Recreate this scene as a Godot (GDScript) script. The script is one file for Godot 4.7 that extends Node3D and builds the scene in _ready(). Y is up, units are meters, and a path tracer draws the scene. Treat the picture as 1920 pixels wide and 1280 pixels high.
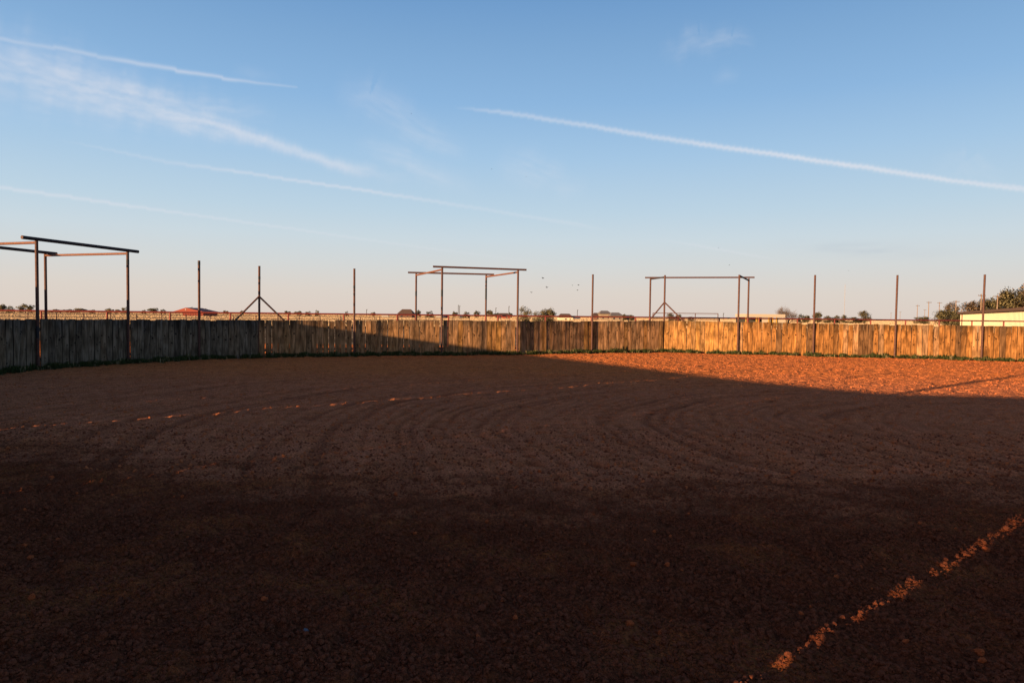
extends Node3D
# An outdoor dirt riding arena at low sun: plank fence, pipe posts and gate frames, prairie behind.

const FOCAL := 1300.0            # focal length in pixels of a 1920 x 1280 picture
const EYE := 1.5                 # camera height
const SUN_UP := 0.1305           # tangent of the sun's elevation
const ALONG := Vector3(0.772, 0, -0.636)   # horizontal direction in which the sunlight travels
const ACROSS := Vector3(0.636, 0, 0.772)   # and at right angles to it

var cam: Camera3D
var names := {}
var rng := RandomNumberGenerator.new()
var M := {}
var noise_a := FastNoiseLite.new()
var noise_b := FastNoiseLite.new()
var noise_c := FastNoiseLite.new()
var noise_d := FastNoiseLite.new()
var noise_e := FastNoiseLite.new()

# ------------------------------------------------------------------ helpers
func numbered(called: String) -> String:
	var n: int = names.get(called, 0)
	names[called] = n + 1
	return called if n == 0 else "%s_%03d" % [called, n]

func tag(o: Node, label := "", category := "", group := "", kind := "") -> Node:
	if label: o.set_meta("label", label)
	if category: o.set_meta("category", category)
	if group: o.set_meta("group", group)
	if kind: o.set_meta("kind", kind)
	return o

func thing(called: String, label: String, category: String, at := Vector3.ZERO, turn := 0.0, group := "") -> Node3D:
	var o := Node3D.new()
	o.name = numbered(called)
	add_child(o, true)
	o.position = at
	o.rotation.y = turn
	tag(o, label, category, group)
	return o

func put(called: String, mesh: Mesh, mat: Material, parent: Node = null) -> MeshInstance3D:
	var o := MeshInstance3D.new()
	o.name = called if parent else numbered(called)
	o.mesh = mesh
	if mat: o.material_override = mat
	(parent if parent else self).add_child(o, true)
	return o

func begin() -> SurfaceTool:
	var st := SurfaceTool.new()
	st.begin(Mesh.PRIMITIVE_TRIANGLES)
	return st

func tri(st: SurfaceTool, a: Vector3, b: Vector3, c: Vector3, away: Vector3) -> void:
	var n := (c - a).cross(b - a).normalized()
	if n.dot(away) < 0:
		n = -n
		var t := b
		b = c
		c = t
	for p in [a, b, c]:
		st.set_normal(n)
		st.add_vertex(p)

func quad(st: SurfaceTool, a: Vector3, b: Vector3, c: Vector3, d: Vector3, away: Vector3) -> void:
	tri(st, a, b, c, away)
	tri(st, a, c, d, away)

# a box with edges along the basis columns of t
func box(st: SurfaceTool, t: Transform3D, s: Vector3) -> void:
	var h := s / 2
	for axis in 3:
		for side in [-1.0, 1.0]:
			var u := Vector3.ZERO
			var v := Vector3.ZERO
			var w := Vector3.ZERO
			u[axis] = h[axis] * side
			v[(axis + 1) % 3] = h[(axis + 1) % 3]
			w[(axis + 2) % 3] = h[(axis + 2) % 3]
			quad(st, t * (u - v - w), t * (u + v - w), t * (u + v + w), t * (u - v + w), t.basis * u)

func boxm(s: Vector3, at := Vector3.ZERO, turn := 0.0) -> ArrayMesh:
	var st := begin()
	box(st, Transform3D(Basis(Vector3.UP, turn), at), s)
	return st.commit()

func tube(st: SurfaceTool, a: Vector3, b: Vector3, ra: float, rb := -1.0, sides := 10, caps := true) -> void:
	if rb < 0: rb = ra
	var d := (b - a).normalized()
	var u := d.cross(Vector3.RIGHT if abs(d.x) < 0.8 else Vector3.UP).normalized()
	var v := d.cross(u)
	for k in sides:
		var p := TAU * k / sides
		var q := TAU * (k + 1) / sides
		var n0 := u * cos(p) + v * sin(p)
		var n1 := u * cos(q) + v * sin(q)
		var vs := [a + n0 * ra, b + n0 * rb, b + n1 * rb, a + n0 * ra, b + n1 * rb, a + n1 * ra]
		var ns := [n0, n0, n1, n0, n1, n1]
		var flip: bool = (vs[2] - vs[0]).cross(vs[1] - vs[0]).dot(n0 + n1) < 0
		for i in ([0, 2, 1, 3, 5, 4] if flip else [0, 1, 2, 3, 4, 5]):
			st.set_normal(ns[i])
			st.add_vertex(vs[i])
		if caps:
			tri(st, a, a + n0 * ra, a + n1 * ra, -d)
			tri(st, b, b + n0 * rb, b + n1 * rb, d)

func tubem(a: Vector3, b: Vector3, r: float, sides := 12) -> ArrayMesh:
	var st := begin()
	tube(st, a, b, r, r, sides)
	return st.commit()

# where the sight line through a picture point meets the depth d
func spot(x: float, y: float, d: float) -> Vector3:
	var v := cam.basis * Vector3((x - 960) / FOCAL, (640 - y) / FOCAL, -1)
	return cam.position + v * (d / -v.z)

func level(x: float) -> float:      # picture height of the horizon
	return 592.2 + 0.0115 * (x - 960)

func stand(x: float, d: float, y := 0.0) -> Vector3:   # a place on the ground at that depth
	var p := spot(x, level(x) + EYE * FOCAL / d * 0.5, d)
	return Vector3(p.x, y, p.z)

func sun_place(u: float, v: float, y := 0.0) -> Vector3:
	return ACROSS * u + ALONG * v + Vector3(0, y, 0)

func grey_noise(size: int, freq: float, octaves: int, seed_: int, lo := 0.0, hi := 1.0, type := FastNoiseLite.TYPE_SIMPLEX_SMOOTH, normal := false, bump := 4.0) -> NoiseTexture2D:
	var n := FastNoiseLite.new()
	n.seed = seed_
	n.noise_type = type
	n.frequency = freq
	n.fractal_octaves = octaves
	n.fractal_type = FastNoiseLite.FRACTAL_FBM if octaves > 1 else FastNoiseLite.FRACTAL_NONE
	var t := NoiseTexture2D.new()
	t.width = size
	t.height = size
	t.seamless = true
	t.noise = n
	t.as_normal_map = normal
	t.bump_strength = bump
	if not normal:
		var g := Gradient.new()
		g.set_color(0, Color(lo, lo, lo))
		g.set_color(1, Color(hi, hi, hi))
		t.color_ramp = g
	return t

func lin(r: float, g: float, b: float) -> Color:
	return Color(r, g, b).linear_to_srgb()

func mat(c: Color, rough := 0.9, spec := 0.2, metal := 0.0) -> StandardMaterial3D:
	var m := StandardMaterial3D.new()
	m.albedo_color = c
	m.roughness = rough
	m.metallic_specular = spec
	m.metallic = metal
	return m

func speckled(c: Color, tex: Texture2D, scale: float, rough := 0.9, spec := 0.2) -> StandardMaterial3D:
	var m := mat(c, rough, spec)
	m.albedo_texture = tex
	m.uv1_triplanar = true
	m.uv1_world_triplanar = true
	m.uv1_scale = Vector3.ONE * scale
	return m

# ------------------------------------------------------------------ the sky
func streak(cover: PackedFloat32Array, w: int, h: int, per: float, az0: float, pts: Array, ragged: float, seed_: int) -> void:
	# pts: [x, y, half width, strength] in degrees of direction found from the picture; a band of thin cloud along them
	var n := FastNoiseLite.new()
	n.seed = seed_
	n.frequency = 0.02
	n.fractal_octaves = 4
	for k in pts.size() - 1:
		var p = pts[k]
		var q = pts[k + 1]
		var da := direction(p[0], p[1])
		var db := direction(q[0], q[1])
		var a := Vector2((da.x - az0) * per, da.y * per)
		var b := Vector2((db.x - az0) * per, db.y * per)
		var steps := int((b - a).length() / 0.5) + 1
		var side := (b - a).normalized().orthogonal()
		for s in steps:
			var t := float(s) / steps
			var c := a.lerp(b, t)
			var half: float = lerpf(p[2], q[2], t) * per / 23.0
			var str_: float = lerpf(p[3], q[3], t)
			var wob := n.get_noise_2d(c.x * 2.0, 7.0) * half * ragged
			var reach := int(half * 2.6) + 1
			for o in range(-reach, reach + 1):
				var e := (o - wob) / half
				var g := exp(-e * e * 0.9)
				var run := c.x + absf(c.y) * 0.3
				var fluff := 1.0 + ragged * (0.35 if half < 5.0 else 1.0) * (1.1 * n.get_noise_2d(run * 0.8 + o * 1.5, o * 3.2) + 0.9 * n.get_noise_2d(run * 2.4 + o * 3.0, o * 9.0 + 50.0))
				g *= clampf(fluff, 0.0, 2.0) * str_
				if g < 0.004: continue
				var at := c + side * o
				var ix := int(round(at.x))
				var iy := int(round(at.y))
				if ix < 0 or iy < 0 or ix >= w or iy >= h: continue
				var i := iy * w + ix
				if cover[i] < g: cover[i] = maxf(cover[i], g)

func direction(x: float, y: float) -> Vector2:   # azimuth and elevation, in degrees
	var v := (cam.basis * Vector3((x - 960) / FOCAL, (640 - y) / FOCAL, -1)).normalized()
	return Vector2(rad_to_deg(atan2(v.x, -v.z)), rad_to_deg(asin(v.y)))

func sky_color(el: float, sun_angle: float) -> Vector3:
	var stops := [
		[-90.0, 60, 45, 38], [-3.0, 120, 100, 88], [0.0, 221, 206, 195], [2.0, 220, 211, 202], [4.0, 212, 215, 214], [6.2, 202, 216, 224],
		[8.4, 188, 211, 227], [12.7, 164, 198, 228], [16.8, 141, 182, 222], [21.0, 126, 168, 211], [25.0, 108, 153, 202], [33.0, 74, 120, 179], [50.0, 48, 88, 146], [90.0, 34, 64, 116]]
	for k in stops.size() - 1:
		if el <= stops[k + 1][0]:
			var t: float = (el - stops[k][0]) / (stops[k + 1][0] - stops[k][0])
			var a := Color8(stops[k][1], stops[k][2], stops[k][3]).srgb_to_linear()
			var b := Color8(stops[k + 1][1], stops[k + 1][2], stops[k + 1][3]).srgb_to_linear()
			var c := a.lerp(b, clampf(t, 0, 1))
			var v := Vector3(c.r, c.g, c.b)
			if el > -3:
				v += Vector3(1.0, 0.62, 0.32) * 0.9 * exp(-pow(sun_angle / 16.0, 2.0)) + Vector3(0.5, 0.31, 0.15) * exp(-pow(sun_angle / 40.0, 2.0))
			return v
	return Vector3(0.02, 0.06, 0.2)

func make_sky() -> Image:
	# the clear air first, at a small size, then enlarged
	var small := Image.create(128, 512, false, Image.FORMAT_RGBF)
	var towards := (-ALONG + Vector3(0, SUN_UP, 0)).normalized()
	for j in 512:
		var el := 90.0 - (j + 0.5) / 512.0 * 180.0
		for i in 128:
			var az := deg_to_rad((i + 0.5) / 128.0 * 360.0)
			var e := deg_to_rad(el)
			var d := Vector3(sin(az) * cos(e), sin(e), -cos(az) * cos(e))
			var c := sky_color(el, rad_to_deg(acos(clampf(d.dot(towards), -1, 1))))
			small.set_pixel(i, j, Color(c.x, c.y, c.z))
	small.resize(4096, 2048, Image.INTERPOLATE_BILINEAR)
	# then the thin high cloud and the trails of aircraft
	var per := 4096.0 / 360.0
	var az0 := -46.0
	var w := int(92 * per)
	var h := int(40 * per)
	var cover := PackedFloat32Array()
	cover.resize(w * h)
	var S := func(pts: Array, ragged: float, seed_: int): streak(cover, w, h, per, az0, pts, ragged, seed_)
	S.call([[-120, 50, 3.3, 0.28], [0, 73, 3.3, 0.3], [150, 100, 3.3, 0.36], [300, 127, 3.0, 0.42], [430, 149, 2.3, 0.45], [555, 164, 1.1, 0.22]], 0.45, 3)
	S.call([[430, 130, 10, 0.0], [470, 137, 10, 0.06], [530, 150, 6, 0.0]], 0.6, 33)
	S.call([[-120, 90, 40, 0.2], [0, 122, 40, 0.3], [110, 152, 38, 0.38], [250, 192, 30, 0.42], [380, 228, 20, 0.42], [470, 260, 11, 0.4], [580, 292, 7, 0.45], [640, 314, 9, 0.4], [710, 328, 12, 0.1], [800, 338, 14, 0.0]], 0.6, 4)
	S.call([[80, 135, 26, 0.12], [230, 180, 28, 0.22], [360, 205, 22, 0.18], [480, 215, 16, 0.06], [520, 220, 14, 0.0]], 0.9, 41)
	S.call([[100, 262, 1.4, 0.00], [180, 277, 1.4, 0.14], [310, 304, 2.8, 0.19], [460, 325, 2.3, 0.41], [650, 353, 2.3, 0.46], [780, 373, 2.8, 0.30], [900, 392, 2.8, 0.19], [1020, 412, 2.3, 0.19], [1150, 437, 1.8, 0.00]], 0.35, 5)
	S.call([[-120, 337, 1.8, 0.4], [0, 353, 2.3, 0.42], [120, 369, 2.3, 0.42], [220, 384, 2.3, 0.38], [350, 402, 1.8, 0.34], [550, 430, 1.8, 0.26], [800, 466, 1.6, 0.14], [1000, 492, 1.4, 0.06], [1100, 505, 1.4, 0.0]], 0.3, 6)
	S.call([[850, 202, 1.9, 0.0], [900, 207, 2.4, 0.25], [960, 214, 3.4, 0.37], [1100, 236, 3.4, 0.43], [1250, 261, 3.8, 0.49], [1450, 290, 3.4, 0.67], [1650, 319, 3.4, 0.69], [1800, 342, 2.9, 0.62], [1920, 357, 2.9, 0.56], [2050, 376, 2.9, 0.5]], 0.4, 7)
	S.call([[1840, 342, 1.4, 0.0], [1900, 350, 1.4, 0.45], [2050, 368, 1.4, 0.4]], 0.2, 71)
	S.call([[940, 402, 1.8, 0.0], [1000, 408, 2.3, 0.16], [1080, 420, 1.8, 0.22], [1150, 436, 1.4, 0.0]], 0.3, 8)
	S.call([[1220, 448, 1.4, 0.0], [1300, 460, 1.8, 0.2], [1410, 480, 1.4, 0.22], [1470, 490, 1.4, 0.0]], 0.3, 9)
	S.call([[620, 165, 24, 0.0], [690, 185, 26, 0.12], [760, 230, 26, 0.14], [820, 268, 18, 0.16], [880, 296, 14, 0.0]], 0.6, 10)
	S.call([[660, 265, 16, 0.0], [740, 295, 18, 0.16], [820, 330, 16, 0.14], [900, 362, 14, 0.0]], 0.6, 11)
	S.call([[930, 290, 24, 0.0], [990, 318, 26, 0.15], [1050, 345, 20, 0.1], [1100, 365, 18, 0.0]], 0.8, 12)
	S.call([[1230, 100, 18, 0.0], [1310, 78, 16, 0.13], [1370, 75, 14, 0.1], [1420, 85, 12, 0.0]], 1.0, 13)
	S.call([[1330, 150, 10, 0.0], [1360, 145, 10, 0.08], [1390, 140, 10, 0.0]], 1.0, 14)
	S.call([[1740, 315, 16, 0.0], [1810, 305, 16, 0.1], [1830, 330, 12, 0.1], [1880, 350, 10, 0.0]], 1.0, 15)
	S.call([[1540, 474, 5, 0.0], [1600, 480, 7, -0.2], [1670, 490, 7, -0.2], [1740, 496, 5, 0.0]], 0.6, 16)
	for j in h:
		var el := (j + 0.5) / per
		var y := int((90.0 - el) * per)
		for i in w:
			var c := cover[j * w + i]
			if c < 0.004: continue
			var x := posmod(int(az0 * per) + i, 4096)
			var was := small.get_pixel(x, y)
			small.set_pixel(x, y, was.lerp(Color(0.78, 0.78, 0.83), minf(c, 0.9)))
	# a thin grey bank low on the right
	var n := FastNoiseLite.new()
	n.seed = 77
	n.frequency = 0.03
	for j in range(int(3.5 * per), int(7.5 * per)):
		for i in range(int((az0 * -1 + 18) * per), int((az0 * -1 + 38) * per)):
			var az := i / per + az0
			var el := (j + 0.5) / per
			var g := exp(-pow((el - 5.2 + (az - 26.5) * 0.08) / 0.5, 2.0)) * exp(-pow((az - 26.5) / 4.0, 2.0)) * clampf(0.6 + n.get_noise_2d(i * 0.6, j * 4.0), 0, 1.2)
			if g < 0.02: continue
			var x := posmod(int(az0 * per) + i, 4096)
			var y := int((90.0 - el) * per)
			small.set_pixel(x, y, small.get_pixel(x, y).lerp(Color(0.45, 0.52, 0.6), g * 0.3))
	return small

# ------------------------------------------------------------------ the arena floor
const HUB := Vector2(8.4, -9.6)     # the centre that the tracks of the drag harrow turn round

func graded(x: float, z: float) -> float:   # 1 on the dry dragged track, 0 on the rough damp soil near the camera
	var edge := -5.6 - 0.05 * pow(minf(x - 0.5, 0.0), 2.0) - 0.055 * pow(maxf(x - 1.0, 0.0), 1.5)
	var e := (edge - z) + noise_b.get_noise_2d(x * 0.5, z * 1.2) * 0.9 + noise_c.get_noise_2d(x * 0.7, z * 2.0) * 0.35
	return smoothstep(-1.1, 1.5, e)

func swirl(x: float, z: float) -> float:    # distance from the hub, drawn out along x
	var p := Vector2((x - HUB.x) * (0.55 if x > HUB.x else 1.0), (z - HUB.y) * (1.3 if z < HUB.y else 1.05))
	return p.length() + noise_b.get_noise_2d(x * 0.16, z * 0.16) * 0.3

func tracks(x: float, z: float, r: float) -> float:   # -1 in a groove, +1 on a ridge of the harrow lines
	var a := atan2(z - HUB.y, x - HUB.x)
	var pass_ := 1.5 * noise_b.get_noise_2d(r * 1.7, a * 0.3 + 20.0)
	var share := clampf(0.55 + 1.6 * noise_b.get_noise_2d(r * 0.8 + 60.0, a * 1.3), 0.0, 1.0)   # where the teeth bit well
	var teeth := sin(r * TAU / 0.23 + 2.0 * noise_b.get_noise_2d(r * 0.5, a * 0.8)) * share
	var ruts := 0.0                  # the pairs of wheel ruts of each pass
	for q in [3.9, 6.3, 8.6, 10.7, 12.9, 15.3]:
		var off: float = r - q - 0.25 * noise_b.get_noise_2d(a * 0.9, q * 3.0)
		if absf(off) < 1.2:
			var bite := clampf(0.75 + 1.4 * noise_b.get_noise_2d(a * 1.6 + q * 7.0, q), 0.1, 1.2)
			ruts -= bite * (exp(-pow(off / 0.13, 2.0)) + 0.8 * exp(-pow((off - 0.62) / 0.12, 2.0))) - 0.5 * bite * exp(-pow((off - 0.22) / 0.1, 2.0))
	var crisp := signf(teeth) * pow(absf(teeth), 0.6)
	return clampf(0.22 * pass_ + 0.5 * crisp + 0.25 * noise_c.get_noise_2d(r * 4.4, a * 0.3) + 1.0 * ruts, -1.3, 1)

func floor_height(x: float, z: float, g: float, r: float) -> float:
	var h := noise_b.get_noise_2d(x * 0.3, z * 0.3) * 0.03
	var far := smoothstep(-12.0, -20.0, z)
	var lump := noise_a.get_noise_2d(x, z)
	var fine := noise_d.get_noise_2d(x, z) * (1.0 - 0.8 * far)
	var rough := 1.0 - 0.58 * g + 0.3 * far * g
	h += lump * 0.018 * rough + absf(lump) * 0.014 * rough + fine * 0.017 * rough
	h += noise_b.get_noise_2d(x * 2.6 + 30, z * 2.6) * (0.045 * (1.0 - g) + 0.02 * far)
	if g > 0.02:
		h += g * (1.0 - 0.6 * far) * tracks(x, z, r) * 0.014
		# hoof and clod pits
		var pit := noise_e.get_noise_2d(x, z)
		h -= g * 0.06 * smoothstep(-0.68, -0.92, pit)
	# low ridges dragged straight through the rough part
	h += (1.0 - g) * 0.02 * exp(-pow((z + 4.1 - x * 0.09 + noise_b.get_noise_2d(x * 2.0, 3.0) * 0.1) / 0.07, 2.0))
	h += (1.0 - g) * 0.015 * exp(-pow((z + 3.35 - x * 0.13 + noise_b.get_noise_2d(x * 2.0, 9.0) * 0.1) / 0.09, 2.0))
	return h

func floor_color(x: float, z: float, g: float, r: float) -> Color:
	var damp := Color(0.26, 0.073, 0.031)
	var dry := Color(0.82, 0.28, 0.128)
	var red := Color(0.92, 0.28, 0.08)
	var far := smoothstep(-13.0, -20.0, z)
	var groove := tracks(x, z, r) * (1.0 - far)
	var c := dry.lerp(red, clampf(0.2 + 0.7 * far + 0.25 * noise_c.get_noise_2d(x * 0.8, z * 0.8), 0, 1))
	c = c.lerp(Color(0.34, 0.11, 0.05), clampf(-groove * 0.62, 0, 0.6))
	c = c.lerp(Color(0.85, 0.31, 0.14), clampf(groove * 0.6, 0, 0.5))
	c = c.lerp(Color(0.22, 0.072, 0.03), 0.8 * smoothstep(-0.68, -0.9, noise_e.get_noise_2d(x, z)))
	var patch := noise_b.get_noise_2d(x * 0.9 + 40, z * 0.9)
	var spot_ := noise_c.get_noise_2d(x * 3.0, z * 3.0)
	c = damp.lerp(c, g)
	c = c.lerp(red * 0.55, clampf(patch * 0.9, 0, 0.5) * (0.2 + 0.8 * (1.0 - g)))
	return c * (1.0 + 0.2 * spot_ + 0.16 * patch)

func floor_patch(x0: float, x1: float, z0: float, z1: float, step: float, coarse_far: bool) -> ArrayMesh:
	var nx := int(round((x1 - x0) / step))
	var nz := int(round((z1 - z0) / step))
	var v := PackedVector3Array()
	var c := PackedColorArray()
	var hs := PackedFloat32Array()
	v.resize((nx + 1) * (nz + 1))
	c.resize(v.size())
	var k := 0
	for j in nz + 1:
		var z := z0 + j * step
		for i in nx + 1:
			var x := x0 + i * step
			var g := graded(x, z)
			var r := swirl(x, z)
			v[k] = Vector3(x, floor_height(x, z, g, r), z)
			c[k] = floor_color(x, z, g, r)
			k += 1
	if coarse_far:   # the far edge joins a patch of twice the step
		for i in range(1, nx, 2):
			v[i].y = (v[i - 1].y + v[i + 1].y) / 2
	var n := PackedVector3Array()
	n.resize(v.size())
	var w := nx + 1
	for j in nz + 1:
		for i in nx + 1:
			var a := j * w + i
			var l := a - 1 if i > 0 else a
			var rr := a + 1 if i < nx else a
			var u := a - w if j > 0 else a
			var d := a + w if j < nz else a
			n[a] = (v[d] - v[u]).cross(v[rr] - v[l]).normalized()
	var idx := PackedInt32Array()
	idx.resize(nx * nz * 6)
	k = 0
	for j in nz:
		for i in nx:
			var a := j * w + i
			idx[k] = a
			idx[k + 1] = a + 1
			idx[k + 2] = a + w
			idx[k + 3] = a + 1
			idx[k + 4] = a + w + 1
			idx[k + 5] = a + w
			k += 6
	var arr := []
	arr.resize(Mesh.ARRAY_MAX)
	arr[Mesh.ARRAY_VERTEX] = v
	arr[Mesh.ARRAY_NORMAL] = n
	arr[Mesh.ARRAY_COLOR] = c
	arr[Mesh.ARRAY_INDEX] = idx
	var m := ArrayMesh.new()
	m.add_surface_from_arrays(Mesh.PRIMITIVE_TRIANGLES, arr)
	return m

func lump_mesh(seed_: int, flat: float) -> ArrayMesh:   # an irregular clod of about unit radius
	var s := SphereMesh.new()
	s.radial_segments = 9
	s.rings = 5
	s.radius = 1.0
	s.height = 2.0
	var arr := s.get_mesh_arrays()
	var n := FastNoiseLite.new()
	n.seed = seed_
	n.frequency = 0.75
	var v: PackedVector3Array = arr[Mesh.ARRAY_VERTEX]
	for k in v.size():
		var p := v[k]
		v[k] = p * (1.0 + 0.55 * n.get_noise_3dv(p) + 0.25 * n.get_noise_3dv(p * 2.7)) * Vector3(1, flat, 0.85)
	var st := begin()
	var idx: PackedInt32Array = arr[Mesh.ARRAY_INDEX]
	for k in idx:
		st.set_smooth_group(-1)
		st.add_vertex(v[k])
	st.generate_normals()
	return st.commit()

func scatter(called: String, mesh: Mesh, m: Material, places: Array, label: String, category: String) -> MultiMeshInstance3D:
	var mm := MultiMesh.new()
	mm.transform_format = MultiMesh.TRANSFORM_3D
	mm.mesh = mesh
	mm.instance_count = places.size()
	for k in places.size():
		mm.set_instance_transform(k, places[k])
	var o := MultiMeshInstance3D.new()
	o.name = numbered(called)
	o.multimesh = mm
	o.material_override = m
	add_child(o, true)
	tag(o, label, category, "", "stuff")
	return o

func ground_level(x: float, z: float) -> float:
	return floor_height(x, z, graded(x, z), swirl(x, z))

# ------------------------------------------------------------------ wood
func wood_image(seed_: int) -> Image:
	var w := 64
	var h := 512
	var im := Image.create(w, h, true, Image.FORMAT_RGB8)
	var r := RandomNumberGenerator.new()
	r.seed = seed_
	var n := FastNoiseLite.new()
	n.seed = seed_
	n.frequency = 0.02
	n.fractal_octaves = 3
	var knots := []
	for k in r.randi_range(1, 4):
		knots.append([r.randf_range(6, w - 6), r.randf_range(10, h - 10), r.randf_range(2.5, 6.0), r.randf_range(0.9, 2.2), r.randf_range(-0.6, 0.6)])
	var stain := r.randf_range(30, 190)
	var deep := r.randf_range(0.15, 0.75)
	for y in h:
		for x in w:
			var px := float(x)
			var dark := 0.0
			for q in knots:
				var dx: float = px - q[0]
				var dy: float = (y - q[1] + dx * q[4]) * q[3] * 0.85
				var rr: float = sqrt(dx * dx + dy * dy) / q[2]
				if rr < 4.0:
					px += dx * 0.5 * exp(-rr * rr * 0.35)
					dark += 0.78 * exp(-pow(rr, 3.0)) + 0.25 * exp(-pow(rr - 1.5, 2.0) * 3.0)
			var grain := n.get_noise_2d(px * 5.0, y * 0.16)
			var fine := n.get_noise_2d(px * 22.0 + 300, y * 0.5)
			var broad := n.get_noise_2d(x * 0.9 + 90, y * 0.25 + 50)
			var t := 0.78 + 0.26 * grain + 0.16 * fine + 0.3 * broad
			t *= 1.0 - clampf(dark, 0, 0.85)
			# weather stain that runs down from the top end
			var run := clampf(1.0 - y / (stain * (1.0 + 0.9 * n.get_noise_2d(x * 2.5, 900.0))), 0, 1)
			t *= 1.0 - deep * 0.7 * run
			if x < 3 or x > w - 4: t *= 0.55
			t = clampf(t, 0.06, 1.0)
			var grey := 0.25 + 0.45 * run + 0.2 * broad
			var c := Color(t, t * lerpf(0.86, 0.97, grey), t * lerpf(0.68, 0.95, grey))
			im.set_pixel(x, y, c)
	im.generate_mipmaps()
	return im

func plank_mesh(wide: float, seed_: int) -> ArrayMesh:    # one metre tall, to be scaled to its height; front face towards +z
	var r := RandomNumberGenerator.new()
	r.seed = seed_
	var st := begin()
	var hw := wide / 2
	var th := 0.024
	var ch := 0.004
	var cup := r.randf_range(-0.003, 0.004)
	var mirror := -1.0 if r.randf() < 0.5 else 1.0
	var span := r.randf_range(0.8, 1.0)
	var prof := [Vector2(-hw, -th), Vector2(-hw, -ch), Vector2(-hw + ch, 0), Vector2(0, cup), Vector2(hw - ch, 0), Vector2(hw, -ch), Vector2(hw, -th)]
	var mid := Vector3(0, 0, -th / 2)
	for k in prof.size():
		var a: Vector2 = prof[k]
		var b: Vector2 = prof[(k + 1) % prof.size()]
		var vs := [Vector3(a.x, 0, a.y), Vector3(a.x, 1, a.y), Vector3(b.x, 1, b.y), Vector3(b.x, 0, b.y)]
		var nn := Vector3(b.y - a.y, 0, a.x - b.x).normalized()
		if nn.dot(vs[0] + vs[3] - mid * 2) < 0: nn = -nn
		var order := [0, 1, 2, 0, 2, 3]
		if (vs[2] - vs[0]).cross(vs[1] - vs[0]).dot(nn) < 0: order = [0, 2, 1, 0, 3, 2]
		for i in order:
			st.set_normal(nn)
			st.set_uv(Vector2(mirror * vs[i].x / wide * 0.96 + 0.5, (1.0 - vs[i].y) * span))
			st.add_vertex(vs[i])
	for top in [0.0, 1.0]:
		for k in range(1, prof.size() - 1):
			var p := [prof[0], prof[k], prof[k + 1]]
			var nn := Vector3(0, top * 2 - 1, 0)
			var vs := []
			for q in p: vs.append(Vector3(q.x, top, q.y))
			if (vs[2] - vs[0]).cross(vs[1] - vs[0]).dot(nn) < 0: vs.reverse()
			for q in vs:
				st.set_normal(nn)
				st.set_uv(Vector2(q.x / wide + 0.5, 0.02 if top > 0.5 else 0.98))
				st.add_vertex(q)
	return st.commit()

# the line of the plank fence: picture column of each pipe post, its depth, fence height there
var LINE := [[-40, 16.0, 1.28], [70, 17.6, 1.28], [240, 20.1, 1.27], [373, 21.9, 1.27], [485, 23.2, 1.27], [664, 24.9, 1.28], [828, 26.0, 1.30], [970, 27.0, 1.31], [1110, 29.0, 1.32], [1245, 30.3, 1.37], [1384, 29.3, 1.36], [1526, 28.2, 1.34], [1679, 27.5, 1.33], [1842, 26.6, 1.33], [1985, 25.7, 1.33]]
var corner := []

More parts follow.
